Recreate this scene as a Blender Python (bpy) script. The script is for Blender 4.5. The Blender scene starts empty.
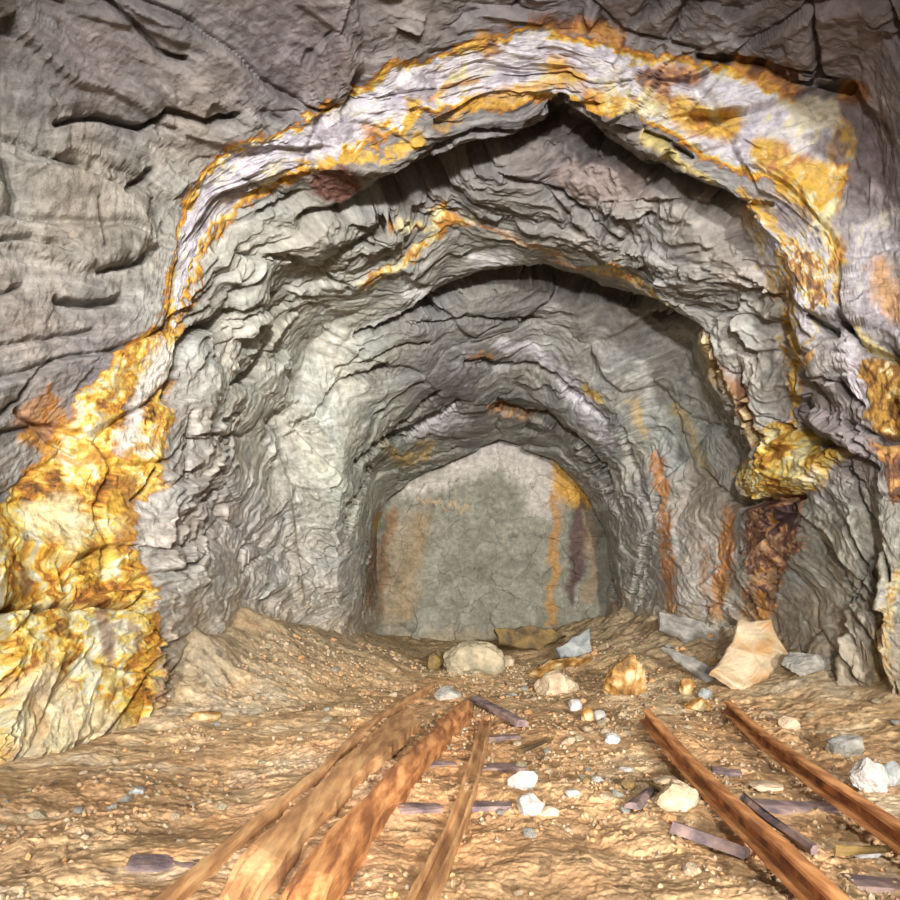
import bpy, math, random
import numpy as np
from mathutils import Vector
random.seed(7)
Q = 1.0                       # mesh density of the rock shell
CAMZ, F = 0.6, 650.0          # camera height (m), focal length in pixels of the 900 px frame
HX, HY = 450.0, 590.0         # principal direction of the level camera in the frame

# ------------------------------------------------------------------ helpers
def lin(c):
    c = np.asarray(c, float) / 255.0
    return np.where(c <= 0.04045, c / 12.92, ((c + 0.055) / 1.055) ** 2.4)

def h2(ix, iy, k):
    n = (ix.astype(np.int64) * 374761393 + iy.astype(np.int64) * 668265263 + k * 1442695041) & 0xFFFFFFFF
    n = ((n ^ (n >> 13)) * 1274126177) & 0xFFFFFFFF
    n = ((n ^ (n >> 16)) * 2246822519) & 0xFFFFFFFF
    n ^= n >> 15
    return (n & 0xFFFFFF) / float(0xFFFFFF)

def vnoise(u, v, seed):
    iu = np.floor(u); iv = np.floor(v); fu = u - iu; fv = v - iv
    iu = iu.astype(np.int64); iv = iv.astype(np.int64)
    su = fu * fu * fu * (fu * (fu * 6 - 15) + 10); sv = fv * fv * fv * (fv * (fv * 6 - 15) + 10)
    out = 0
    for du in (0, 1):
        for dv in (0, 1):
            a = h2(iu + du, iv + dv, seed) * 2 * math.pi
            g = np.cos(a) * (fu - du) + np.sin(a) * (fv - dv)
            out = out + g * (su if du else 1 - su) * (sv if dv else 1 - sv)
    return out * 1.5

def fbm(u, v, seed, octs=4, gain=0.5):
    o = 0; a = 1.0; s = 1.0
    for k in range(octs):
        o = o + a * vnoise(u * s + 17.3 * k, v * s - 9.1 * k, seed + k); a *= gain; s *= 2.03
    return o

def facets(u, v, seed, tilt=1.0):
    """broken rock faces: every cell is a tilted plane. returns height, edge distance, cell random"""
    iu = np.floor(u).astype(np.int64); iv = np.floor(v).astype(np.int64)
    d1 = np.full(u.shape, 9.0); d2 = np.full(u.shape, 9.0)
    hh = np.zeros(u.shape); rr = np.zeros(u.shape)
    for a in (-1, 0, 1):
        for b in (-1, 0, 1):
            cu = iu + a; cv = iv + b
            pu = u - (cu + 0.1 + 0.8 * h2(cu, cv, seed)); pv = v - (cv + 0.1 + 0.8 * h2(cu, cv, seed + 1))
            d = pu * pu + pv * pv
            m = d < d1
            d2 = np.where(m, d1, np.minimum(d2, d))
            r = h2(cu, cv, seed + 2)
            hv = (r - 0.5) + tilt * (pu * (h2(cu, cv, seed + 3) - 0.5) + pv * (h2(cu, cv, seed + 4) - 0.5)) * 2
            hh = np.where(m, hv, hh); rr = np.where(m, r, rr); d1 = np.where(m, d, d1)
    return hh, np.sqrt(d2) - np.sqrt(d1), rr

def sst(a, b, x):
    t = np.clip((x - a) / (b - a), 0, 1); return t * t * (3 - 2 * t)

def poly_dist(x, y, pts):
    """distance to a polyline of (x, y, halfwidth) minus the halfwidth"""
    best = np.full(x.shape, 1e9)
    for (x0, y0, w0), (x1, y1, w1) in zip(pts[:-1], pts[1:]):
        dx, dy = x1 - x0, y1 - y0; L = dx * dx + dy * dy + 1e-9
        t = np.clip(((x - x0) * dx + (y - y0) * dy) / L, 0, 1)
        best = np.minimum(best, np.hypot(x - x0 - t * dx, y - y0 - t * dy) - (w0 + (w1 - w0) * t))
    return best

def area_dist(x, y, pts):
    """signed distance to a closed outline, negative inside"""
    p = [(a, b, 0) for a, b in pts] + [(pts[0][0], pts[0][1], 0)]
    d = poly_dist(x, y, p); ins = np.zeros(x.shape, bool)
    for (x0, y0, _), (x1, y1, _) in zip(p[:-1], p[1:]):
        c = (y0 > y) != (y1 > y)
        ins ^= c & (x < (x1 - x0) * (y - y0) / ((y1 - y0) or 1e-9) + x0)
    return np.where(ins, -d, d)

def wl(pts, w):
    return [(p[0], p[1], p[2] if len(p) > 2 else w) for p in pts]

def link_mesh(name, co, faces, mat=None, col=None, smooth=True, parent=None, bed=None):
    me = bpy.data.meshes.new(name)
    co = np.asarray(co, np.float32); nv = len(co)
    faces = np.asarray(faces, np.int32)
    me.vertices.add(nv); me.vertices.foreach_set('co', co.ravel())
    k = faces.shape[1]
    me.loops.add(faces.size); me.loops.foreach_set('vertex_index', faces.ravel())
    me.polygons.add(len(faces)); me.polygons.foreach_set('loop_start', np.arange(0, faces.size, k, dtype=np.int32))
    me.update(calc_edges=True)
    me.polygons.foreach_set('use_smooth', np.full(len(faces), smooth))
    if col is not None:
        at = me.color_attributes.new('Col', 'FLOAT_COLOR', 'POINT')
        at.data.foreach_set('color', np.concatenate([col, np.ones((nv, 1))], 1).astype(np.float32).ravel())
    if bed is not None:
        at = me.attributes.new('Bed', 'FLOAT_VECTOR', 'POINT'); at.data.foreach_set('vector', bed.astype(np.float32).ravel())
    if mat: me.materials.append(mat)
    o = bpy.data.objects.new(name, me); bpy.context.scene.collection.objects.link(o)
    if parent: o.parent = parent
    return o

def grid_faces(nr, nc):
    i = np.arange(nr * nc).reshape(nr, nc)
    return np.stack([i[:-1, :-1], i[:-1, 1:], i[1:, 1:], i[1:, :-1]], -1).reshape(-1, 4)

def tag(o, label=None, cat=None, group=None, kind=None):
    if label: o['label'] = label
    if cat: o['category'] = cat
    if group: o['group'] = group
    if kind: o['kind'] = kind
    return o

# ------------------------------------------------------------------ materials
def surf_mat(name, color=None, rough=0.75, grain=False, attr=False, var=(0.82, 1.15), bump=0.004, scale=30.0, spec=0.35):
    m = bpy.data.materials.new(name); m.use_nodes = True; nt = m.node_tree; N = nt.nodes; L = nt.links
    b = N['Principled BSDF']; b.inputs['Roughness'].default_value = rough
    b.inputs['Specular IOR Level'].default_value = spec
    tc = N.new('ShaderNodeTexCoord')
    n1 = N.new('ShaderNodeTexNoise'); n1.inputs['Scale'].default_value = scale; n1.inputs['Detail'].default_value = 8
    n1.inputs['Roughness'].default_value = 0.7
    src = tc.outputs['Object']
    if grain:
        mp = N.new('ShaderNodeMapping'); mp.inputs['Scale'].default_value = (1, .18, 1); L.new(src, mp.inputs['Vector']); src = mp.outputs['Vector']
    L.new(src, n1.inputs['Vector'])
    mr = N.new('ShaderNodeMapRange'); mr.inputs['From Min'].default_value = 0.3; mr.inputs['From Max'].default_value = 0.7
    mr.inputs['To Min'].default_value = var[0]; mr.inputs['To Max'].default_value = var[1]
    L.new(n1.outputs['Fac'], mr.inputs['Value'])
    mx = N.new('ShaderNodeVectorMath'); mx.operation = 'SCALE'
    if attr:
        at = N.new('ShaderNodeAttribute'); at.attribute_name = 'Col'
        bd = N.new('ShaderNodeAttribute'); bd.attribute_name = 'Bed'
        nb = N.new('ShaderNodeTexNoise'); nb.inputs['Scale'].default_value = 9; nb.inputs['Detail'].default_value = 7; nb.inputs['Roughness'].default_value = .72
        L.new(bd.outputs['Vector'], nb.inputs['Vector'])
        m2 = N.new('ShaderNodeMapRange'); m2.inputs['From Min'].default_value = .3; m2.inputs['From Max'].default_value = .7
        m2.inputs['To Min'].default_value = .66; m2.inputs['To Max'].default_value = 1.34
        L.new(nb.outputs['Fac'], m2.inputs['Value'])
        x2 = N.new('ShaderNodeVectorMath'); x2.operation = 'SCALE'; L.new(at.outputs['Color'], x2.inputs[0]); L.new(m2.outputs['Result'], x2.inputs['Scale'])
        L.new(x2.outputs['Vector'], mx.inputs[0])
    else:
        cl = lin(color[0]); c2 = lin(color[1])
        n2 = N.new('ShaderNodeTexNoise'); n2.inputs['Scale'].default_value = scale * 0.35; n2.inputs['Detail'].default_value = 5
        L.new(src, n2.inputs['Vector'])
        r = N.new('ShaderNodeValToRGB'); e = r.color_ramp.elements
        e[0].position = 0.38; e[0].color = (*cl, 1); e[1].position = 0.62; e[1].color = (*c2, 1)
        if len(color) > 2:
            q = e.new(0.5); q.color = (*lin(color[2]), 1)
        L.new(n2.outputs['Fac'], r.inputs['Fac']); L.new(r.outputs['Color'], mx.inputs[0])
    L.new(mr.outputs['Result'], mx.inputs['Scale'])
    L.new(mx.outputs['Vector'], b.inputs['Base Color'])
    bp = N.new('ShaderNodeBump'); bp.inputs['Distance'].default_value = bump; bp.inputs['Strength'].default_value = 0.9
    if attr:
        b2 = N.new('ShaderNodeBump'); b2.inputs['Distance'].default_value = bump * 1.6; b2.inputs['Strength'].default_value = 0.9
        L.new(nb.outputs['Fac'], b2.inputs['Height']); L.new(b2.outputs['Normal'], bp.inputs['Normal'])
    L.new(n1.outputs['Fac'], bp.inputs['Height']); L.new(bp.outputs['Normal'], b.inputs['Normal'])
    return m

M = {}
M['rock'] = surf_mat('mine_rock', attr=True, rough=0.62, var=(0.72, 1.25), bump=0.012, scale=22)
M['floor'] = surf_mat('floor_gravel', attr=True, rough=0.85, var=(0.7, 1.25), bump=0.004, scale=60, spec=0.2)
M['rust'] = surf_mat('orange_rust', [(146, 94, 58), (216, 158, 102), (188, 126, 76)], grain=True, rough=0.65, bump=0.0015, scale=110)
M['rust_shade'] = surf_mat('web_shade_rust', [(105, 62, 38), (188, 120, 66), (150, 92, 50)], rough=0.8, bump=0.008, scale=35)
M['wood_rust'] = surf_mat('rust_soaked_timber', [(160, 116, 78), (208, 166, 116), (190, 142, 94)], grain=True, rough=0.8, bump=0.002, scale=90)
M['wood_grey'] = surf_mat('grey_timber', [(98, 84, 86), (152, 128, 118)], rough=0.8, bump=0.006, scale=50)
M['white'] = surf_mat('white_quartz', [(150, 144, 134), (192, 189, 183)], rough=0.5, bump=0.004, scale=40)
M['ochre'] = surf_mat('ochre_stone', [(104, 74, 38), (206, 184, 140), (160, 116, 54)], rough=0.6, bump=0.008, scale=30)
M['tan'] = surf_mat('tan_stone', [(158, 136, 108), (200, 180, 150)], rough=0.75, bump=0.006, scale=30)
M['streaked'] = surf_mat('ochre_streaked_stone', [(180, 138, 90), (204, 184, 152), (190, 168, 134)], rough=0.75, bump=0.006, scale=16)
M['greystone'] = surf_mat('grey_stone', [(125, 122, 115), (165, 160, 148)], rough=0.7, bump=0.006, scale=30)
M['bluestone'] = surf_mat('bluish_stone', [(118, 122, 120), (156, 158, 152)], rough=0.6, bump=0.005, scale=30)
M['brownstone'] = surf_mat('brown_stone', [(78, 62, 42), (128, 104, 58)], rough=0.7, bump=0.008, scale=25)
M['boulder'] = surf_mat('boulder_stone', [(140, 130, 105), (180, 165, 135)], rough=0.75, bump=0.006, scale=25)

# ------------------------------------------------------------------ rock shell: profiles
C0 = (490.0, 600.0)
DEEP = [-40, 0, 40, 90, 140, 180, 220]     # bearings round the profile for the depth table
# (outline read round the tunnel from left foot to right foot, depth at each DEEP bearing)
RINGS = [
 ([(-1300,1300),(-1300,600),(-1100,-300),(-500,-1000),(490,-1150),(1400,-1000),(2000,-300),(2250,600),(2250,1300)], [1.05]*7),
 ([(-420,1000),(-420,600),(-330,0),(0,-230),(490,-330),(900,-280),(1200,0),(1330,600),(1330,1000)], [1.6,1.65,1.7,1.9,1.8,1.7,1.6]),
 ([(-150,900),(-150,600),(-130,150),(0,-50),(230,-140),(490,-160),(750,-150),(960,-60),(1060,150),(1120,600),(1120,900)], [1.75,2.0,2.35,2.5,2.35,2.15,2.1]),
 ([(30,800),(30,610),(0,500),(70,390),(130,310),(155,215),(200,160),(280,112),(350,88),(390,56),(470,36),(560,16),(700,52),(850,84),(880,150),(885,260),(900,400),(915,550),(915,800)], [2.15,2.6,3.05,3.2,3.0,2.85,2.8]),
 ([(90,790),(85,600),(75,520),(120,400),(165,300),(178,250),(205,190),(260,150),(350,112),(430,78),(490,62),(560,54),(640,78),(740,120),(800,180),(840,260),(860,360),(880,500),(885,800)], [2.35,2.8,3.12,3.3,3.1,2.95,2.9]),
 ([(160,760),(160,610),(148,560),(165,460),(168,380),(188,320),(225,215),(300,178),(400,135),(480,108),(560,92),(650,140),(730,190),(790,260),(812,350),(845,430),(872,500),(886,600),(886,760)], [2.85,3.18,3.22,3.42,3.24,3.1,3.0]),
 ([(203,740),(203,610),(196,520),(203,440),(207,370),(228,315),(262,240),(322,213),(400,185),(470,158),(560,126),(640,163),(715,213),(775,290),(796,360),(828,450),(846,520),(850,600),(850,740)], [3.5,3.65,3.5,3.66,3.5,3.25,3.15]),
 ([(246,730),(246,610),(240,520),(243,430),(262,350),(320,290),(370,265),(450,212),(540,228),(620,265),(690,325),(735,400),(750,460),(758,520),(778,620),(780,720)], [4.1,4.35,4.15,4.12,4.08,4.12,4.0]),
 ([(292,720),(292,600),(275,480),(275,430),(310,345),(370,305),(430,280),(490,262),(560,268),(630,290),(690,340),(722,400),(740,460),(730,520),(722,620),(722,720)], [4.7,4.9,4.75,4.62,4.6,4.65,4.5]),
 ([(340,710),(340,600),(338,520),(345,440),(380,365),(430,325),(490,292),(560,286),(640,308),(685,355),(705,420),(705,470),(690,530),(675,620),(675,710)], [5.1,5.35,5.1,4.98,4.95,5.0,5.0]),
 ([(358,700),(360,600),(358,540),(366,470),(396,420),(450,375),(500,342),(560,352),(605,400),(645,470),(652,540),(650,620),(650,700)], [5.7,5.95,5.7,5.45,5.45,5.6,5.5]),
 ([(364,690),(366,600),(366,530),(374,475),(402,448),(450,418),(500,398),(560,426),(595,465),(614,515),(620,560),(622,620),(622,690)], [6.4,6.6,6.45,6.25,6.25,6.3,6.3]),
 ([(376,690),(377,600),(378,530),(385,500),(410,480),(450,460),(500,440),(555,458),(585,490),(604,530),(606,600),(606,690)], [7.2,7.3,7.3,7.3,7.2,7.2,7.2]),
 ([(372,690),(373,600),(374,530),(381,496),(406,474),(450,455),(500,434),(558,452),(590,486),(610,530),(612,600),(612,690)], [8.0]*7),
]
NT = int(1500 * Q)
TH = np.linspace(-48, 228, NT)
def ring_xyz(poly, deep, rag=0.0, seed=1):
    # walk the outline finely, then resample by bearing
    P = []
    for (a, b), (c, d) in zip(poly[:-1], poly[1:]):
        for t in np.linspace(0, 1, 40, endpoint=False): P.append((a + (c - a) * t, b + (d - b) * t))
    P.append(poly[-1]); P = np.array(P)
    ang = np.degrees(np.arctan2(C0[1] - P[:, 1], C0[0] - P[:, 0]))
    ang = np.where(ang < -90, ang + 360, ang)
    r = np.hypot(P[:, 0] - C0[0], P[:, 1] - C0[1])
    o = np.argsort(ang)
    rr = np.interp(TH, ang[o], r[o])
    k = max(3, int(5 * NT / 276)) | 1                     # soften the corners over about five degrees
    ker = np.hanning(k + 2)[1:-1]; ker /= ker.sum()
    rr = np.convolve(np.pad(rr, k // 2, mode='edge'), ker, 'valid')
    rr = rr * (1 + rag * (fbm(TH / 13.0, 0 * TH, 970 + seed, 3, .45)))
    Y = np.interp(TH, DEEP, deep)
    px = C0[0] - rr * np.cos(np.radians(TH)); py = C0[1] - rr * np.sin(np.radians(TH))
    return np.stack([(px - HX) / F * Y, Y, CAMZ + (HY - py) / F * Y], -1)
R = [ring_xyz(p, d, .024 if 5 <= i <= 11 else 0, i) for i, (p, d) in enumerate(RINGS)]
back = []
for yy in (-0.7, -0.2, 0.4):
    q = R[0].copy(); q[:, 1] = yy; back.append(q)
R = back + R
R = np.array(R)
seg = [6, 6, 20, 70, 170, 300, 110, 130, 70, 130, 110, 90, 90, 80, 80, 60]
rows = []
for k in range(len(R) - 1):
    n = max(3, int(seg[k] * Q))
    for t in np.linspace(0, 1, n, endpoint=False):
        rows.append(k + t)
rows.append(len(R) - 1)
rows = np.array(rows); NR = len(rows)
# smooth between profiles: linear mixed with a cubic
def along(t):
    k = np.clip(np.floor(t).astype(int), 0, len(R) - 2); f = t - k
    g = lambda i: R[np.clip(i, 0, len(R) - 1)]
    p0, p1, p2, p3 = g(k - 1), g(k), g(k + 1), g(k + 2); f = f[:, None, None]
    cub = 0.5 * (2 * p1 + (p2 - p0) * f + (2 * p0 - 5 * p1 + 4 * p2 - p3) * f**2 + (3 * p1 - p0 - 3 * p2 + p3) * f**3)
    l = p1 + (p2 - p1) * f
    return 0.35 * cub + 0.65 * l
B = along(rows)
# the ledges wander: beyond the first arch every bearing runs a little ahead of or behind its neighbours
jit = 0.26 * fbm(np.radians(TH) * 2.6, 0 * TH, 951, 3, .55)
for j in range(NT):
    tt = np.clip(rows + jit[j] * sst(8.3, 9.6, rows) * sst(15, 13.6, rows), 0, rows[-1])
    for k in range(3): B[:, j, k] = np.interp(tt, rows, B[:, j, k])
# walking distance down the tunnel and round it, used as the rock's own coordinates
W = np.zeros(NR)
W[1:] = np.cumsum(np.linalg.norm(np.diff(B, axis=0), axis=2).mean(1))
U = np.radians(TH)[None, :] * 2.1 + np.zeros((NR, 1)); V = W[:, None] + np.zeros((1, NT))
def normals(G):
    du = np.gradient(G, axis=1); dv = np.gradient(G, axis=0)
    n = np.cross(du, dv); n /= np.linalg.norm(n, axis=2, keepdims=True) + 1e-9
    return n
Nrm = normals(B)
ax = np.stack([np.zeros((NR, NT)), np.zeros((NR, NT)), np.full((NR, NT), 1.0)], -1)
inward = np.stack([0.15 - B[..., 0], 0 * B[..., 0], 0.9 - B[..., 2]], -1)
sgn = np.sign((Nrm * inward).sum(-1, keepdims=True).mean())
Nrm *= sgn                                                   # now points into the tunnel
# folded bedding: distance from the crest line
A = 2.1 * np.radians(np.sqrt((TH[None, :] - 92) ** 2 + 60)) + np.zeros((NR, 1))
wu = 0.11 * fbm(U * 1.1, V * 1.1, 11, 3, .42); wv = 0.11 * fbm(U * 1.1, V * 1.1, 31, 3, .42)
def strat(ang, su, sv, seed, tilt, warp=1.0):
    a = math.radians(ang); x = -A + wu * warp; y = V + wv * warp
    p = (x * math.cos(a) + y * math.sin(a)) / su; q = (-x * math.sin(a) + y * math.cos(a)) / sv
    return facets(p + 50.3, q + 81.7, seed, tilt)
f1, e1, r1 = strat(35, 0.95, 0.48, 101, 0.9)
f2, e2, r2 = strat(42, 0.40, 0.15, 202, 1.1, 1.3)
f3, e3, r3 = strat(50, 0.15, 0.055, 303, 1.2, 1.6)
f4, e4, r4 = strat(45, 0.055, 0.022, 404, 1.2, 2.0)
plain = sst(-0.25, 0.3, fbm(U * 0.9 + 3, V * 0.9, 71, 2))      # some faces are smooth, some shattered
def disp_relief():
    outer = 1 - .5 * sst(3.15, 2.85, B[..., 1]) * (0.6 + .4 * sst(85, 105, TH)[None, :])      # the brow breaks along larger, smoother planes
    vz = (1 - .65 * sst(5.4, 6.2, rows) * sst(8.6, 7.8, rows))[:, None]
    d = 0.085 * f1 * vz + 0.062 * f2 * (0.35 + 0.8 * plain) * (.5 + .5 * outer) + 0.028 * f3 * (0.3 + 0.9 * plain) * (2 * outer - 1).clip(.25, 1) + 0.011 * f4 * (0.5 + 0.6 * plain) * outer
    d *= .6 + .4 * vz
    d += 0.05 * fbm(U * 1.1, V * 1.1, 5, 3) + 0.006 * fbm(U * 22, V * 22, 15, 3, 0.6)
    d -= 0.035 * (1 - sst(0, 0.06, e1)) * sst(.35, .6, r1)
    return d
D = disp_relief()
for _ in range(1):            # round the broken edges a little, as weathering does
    D[1:-1] = .25 * D[:-2] + .5 * D[1:-1] + .25 * D[2:]; D[:, 1:-1] = .25 * D[:, :-2] + .5 * D[:, 1:-1] + .25 * D[:, 2:]
soft = np.clip((7.0 - B[..., 1]) / 3.5, 0.45, 1) * np.where(B[..., 1] < 1, 0.6, 1)
view = B - np.array([0, 0, CAMZ]); view /= np.linalg.norm(view, axis=-1, keepdims=True)
facing = np.abs((Nrm * view).sum(-1)); soft *= np.clip(.45 + 1.1 * facing, .5, 1.15)
P3 = B + Nrm * (D * soft)[..., None]
def chart(G):
    y = np.maximum(G[..., 1], 0.3)
    return HX + F * G[..., 0] / y, HY - F * (G[..., 2] - CAMZ) / y
X_, Y_ = chart(P3)
front = B[..., 1] > 1.2
wn = fbm(U * 6, V * 6, 51, 4, 0.6); wn2 = fbm(U * 16, V * 16, 61, 3, 0.6); wn3 = fbm(U * 3.1, V * 3.1, 81, 3)
wn4 = fbm(U * 34, V * 34, 65, 3, 0.65)
XW = X_ + 6 * wn + 4.5 * wn2 + 2.5 * wn4; YW = Y_ + 6 * wn3 + 3 * wn + 4 * fbm(U * 15, V * 15, 67, 4, .65)

# ------------------------------------------------------------------ cracks, ledges and bulges that the rock shows
# (points, half width, depth): depth in metres cut into the rock
CUTS = [
 ([(60,122),(100,116),(140,127),(172,114),(205,127),(240,117)], 2.5, .10),
 ([(110,0),(138,28),(160,54),(186,60)], 2.2, .08), ([(150,170),(136,184),(128,190)], 3, .08),
 ([(0,135),(40,150),(80,165),(130,188)], 1.5, .05), ([(100,270),(140,262),(158,246)], 2.0, .06),
 ([(0,240),(30,238),(70,250)], 1.5, .05), ([(0,296),(24,285)], 2, .05), ([(60,300),(90,304),(125,296)], 3, .08),
 ([(95,200),(100,245)], 1, .03), ([(0,420),(40,375),(50,360)], 1.5, .04), ([(0,345),(60,338),(90,330)], 1.2, .04),
 ([(265,214,4),(290,203,5),(300,196,3)], 4, .10),
 ([(310,225,2),(350,222,8),(385,208,14),(430,190,18),(480,166,15),(520,150,7),(560,128,4)], 8, .36),
 ([(395,185),(440,150),(480,133),(520,135),(560,105)], 2.5, .12),
 ([(556,118,6),(590,142,8),(630,168,5),(670,185,4),(735,210,3)], 6, .22),
 ([(560,100),(600,125),(660,140),(690,155)], 2, .08), ([(640,160),(700,195),(770,205)], 2, .08),
 ([(500,180),(560,190),(590,215),(620,240)], 1.5, .06), ([(545,190),(580,235)], 1.5, .05), ([(600,205),(700,204)], 1.2, .04),
 ([(320,275),(345,255),(375,240),(395,222)], 2.5, .09), ([(330,222),(400,215),(440,205)], 2, .07),
 ([(360,338,2),(410,322,4),(445,303,8),(490,288,10),(545,282,9),(600,300,5),(650,312,3),(690,335,3)], 5, .28),
 ([(385,335),(430,325),(470,320),(540,322)], 1.8, .07), ([(340,372),(400,352),(430,345)], 1.6, .06),
 ([(300,428,5),(314,418,3),(332,394,2),(345,382,2),(388,371,3)], 3, .10), ([(332,394),(350,368),(368,350)], 1.6, .06),
 ([(362,464,4),(385,446,4),(418,430,2.5),(458,406,1.5)], 3, .14), ([(395,436),(420,410),(440,396)], 2, .08),
 ([(470,365),(530,368),(560,382),(590,412),(606,420)], 2, .09), ([(500,412),(540,420),(575,445),(598,470),(606,496)], 3.5, .18),
 ([(350,532,3),(356,506,2),(366,486,2),(372,470,1.5)], 2, .08), ([(500,400),(498,432)], 1.5, .05),
 ([(168,398,3),(184,350,4),(195,334,5),(215,328,4),(234,314,2)], 4, .12), ([(234,386,1),(258,368,4),(272,345,3),(276,332,1)], 3, .10),
 ([(196,412),(190,440),(188,480)], 1.5, .05), ([(190,548),(195,540),(192,562)], 2.5, .07), ([(215,435),(250,436)], 1.2, .04),
 ([(240,178),(300,200)], 1, .03), ([(210,330),(250,322),(290,305)], 1.6, .05), ([(240,255),(300,262),(350,290)], 1.3, .05),
 ([(265,425),(285,412),(300,402)], 1.5, .05), ([(255,535),(240,560)], 1.2, .04), ([(225,470),(240,500),(215,510)], 1, .03),
 ([(205,502),(222,490)], 1.2, .04), ([(245,575),(262,556)], 1.2, .04), ([(230,420),(242,415)], 1.2, .04),
 ([(803,428,2),(835,448,4),(858,462,4),(872,468,2)], 4, .16), ([(862,432,3),(880,439,4),(905,442,3)], 4, .12),
 ([(805,312,2),(822,326,4),(836,332,3)], 3, .10), ([(835,310),(862,342),(905,368)], 2.2, .08),
 ([(735,370),(742,410),(752,440)], 2, .06), ([(748,280),(778,302)], 1.5, .05), ([(836,380),(860,405)], 1.5, .05),
 ([(806,0),(812,40),(820,82)], 2.2, .08), ([(880,0),(895,35),(905,55)], 2.5, .08),
 ([(700,58),(760,66),(800,78),(850,90)], 2.5, .09), ([(686,0),(676,22),(668,38)], 1.4, .05), ([(515,10),(522,0)], 1.4, .05),
 ([(590,0),(620,32),(700,50)], 1.2, .04),
 ([(740,505,4),(770,502,3),(800,498,2)], 3, .10), ([(842,470),(870,520),(888,580)], 2, .06), ([(838,455),(850,480)], 3, .07),
 ([(700,330),(745,450)], 1.5, .06), ([(625,215),(650,265)], 1, .03), ([(655,500),(640,560),(630,600)], 2, .06),
 ([(600,545),(612,600)], 2.5, .10), ([(620,430),(650,520),(640,600)], 1.6, .06), ([(700,470),(735,505)], 1.5, .05),
 ([(650,380),(690,420),(740,430)], 1.2, .04), ([(870,560),(850,600)], 1.2, .04), ([(820,540),(860,600)], 1.0, .04),
 ([(0,606),(60,609),(132,607)], 2, .07), ([(20,410),(50,440),(75,455)], 1.5, .05), ([(135,500),(160,470)], 1.5, .05),
 ([(60,560),(66,590)], 2, .04), ([(345,120),(352,98),(362,74)], 2, .07),
]
cut = np.zeros((NR, NT)); crest = np.zeros((NR, NT))
def box(pts, m):
    xs = [p[0] for p in pts]; ys = [p[1] for p in pts]
    return front & (X_ > min(xs) - m) & (X_ < max(xs) + m) & (Y_ > min(ys) - m) & (Y_ < max(ys) + m)
for pts, w, dep in CUTS:
    b = box(pts, 34)
    if not b.any(): continue
    d = poly_dist(X_[b] + 3.0 * wn[b] + 1.2 * wn2[b], Y_[b] + 3.0 * wn3[b] + 1.5 * wn2[b], wl(pts, w))
    cut[b] = np.maximum(cut[b], dep * (1 - sst(-1.5, 2.5, d)) + dep * 0.22 * (1 - sst(0, 16, d)))
bulge = np.zeros((NR, NT))
def raise_area(pts, h, edge):
    b = box(pts, 40)
    d = area_dist(XW[b], YW[b], pts); bulge[b] += h * (1 - sst(-edge, 2, d))
raise_area([(760,425),(800,422),(838,455),(828,482),(795,502),(742,500),(740,478),(752,450)], .08, 30)
raise_area([(798,400),(850,420),(872,462),(840,455),(800,432)], .06, 10)
raise_area([(590,112),(625,110),(648,124),(640,138),(600,134)], .05, 10)
raise_area([(0,610),(130,610),(160,640),(165,700),(120,740),(0,770)], .06, 8)
raise_area([(540,215),(720,208),(765,290),(700,300),(640,262)], .05, 8)
raise_area([(-30,140),(60,160),(150,190),(160,245),(90,275),(-30,235)], .05, 10)
VEIN = [(176,340,10),(178,300,12),(188,262,15),(202,213,22),(238,174,26),(285,152,26),(330,136,26),(372,112,28),(410,86,27),(450,84,27),(485,72,34),(530,62,36),(580,70,34),(625,84,34),(680,98,40),(740,122,45),(795,142,42),(815,185,28)]
b = box(VEIN, 80); vd = np.full((NR, NT), 99.0)
vd[b] = poly_dist(XW[b], YW[b], VEIN)
bulge -= 0.018 * (1 - sst(-8, 1, vd))
# half barrels of old drill holes
for pts in ([(722,212),(748,258),(778,302)], [(262,425),(285,480),(300,600)]):
    b = box(pts, 20); d = poly_dist(X_[b], Y_[b], wl(pts, 1)); bulge[b] += 0.02 * (1 - sst(0, 5, d))
P3 = P3 + Nrm * (bulge - cut)[..., None]

# ------------------------------------------------------------------ colours of rock and minerals
rng_pts = [  # shale hue by area; inner left lightened as lit, inner arches darkened as shade
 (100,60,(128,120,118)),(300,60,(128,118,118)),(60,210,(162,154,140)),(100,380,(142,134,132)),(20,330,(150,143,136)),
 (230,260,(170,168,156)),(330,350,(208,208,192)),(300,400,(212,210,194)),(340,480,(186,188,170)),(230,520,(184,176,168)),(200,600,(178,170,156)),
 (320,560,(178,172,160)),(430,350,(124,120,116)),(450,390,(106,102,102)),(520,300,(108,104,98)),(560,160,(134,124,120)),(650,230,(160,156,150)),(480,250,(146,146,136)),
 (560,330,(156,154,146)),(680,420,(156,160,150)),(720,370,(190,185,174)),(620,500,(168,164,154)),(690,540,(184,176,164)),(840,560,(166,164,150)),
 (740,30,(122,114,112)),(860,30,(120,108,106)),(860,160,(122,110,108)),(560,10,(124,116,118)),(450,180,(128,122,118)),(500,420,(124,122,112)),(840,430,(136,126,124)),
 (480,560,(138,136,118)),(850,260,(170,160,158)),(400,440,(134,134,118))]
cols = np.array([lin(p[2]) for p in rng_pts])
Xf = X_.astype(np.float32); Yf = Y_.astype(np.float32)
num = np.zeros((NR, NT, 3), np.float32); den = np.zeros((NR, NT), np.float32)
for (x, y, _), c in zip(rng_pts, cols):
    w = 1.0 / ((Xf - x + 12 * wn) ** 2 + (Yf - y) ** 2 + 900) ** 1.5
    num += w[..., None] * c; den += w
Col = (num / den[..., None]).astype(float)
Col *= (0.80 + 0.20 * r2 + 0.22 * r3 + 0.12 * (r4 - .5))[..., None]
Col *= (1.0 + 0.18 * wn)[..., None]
Col = Col * (1 + 0.06 * wn3[..., None] * np.array([1, 0, -1]))
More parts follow.
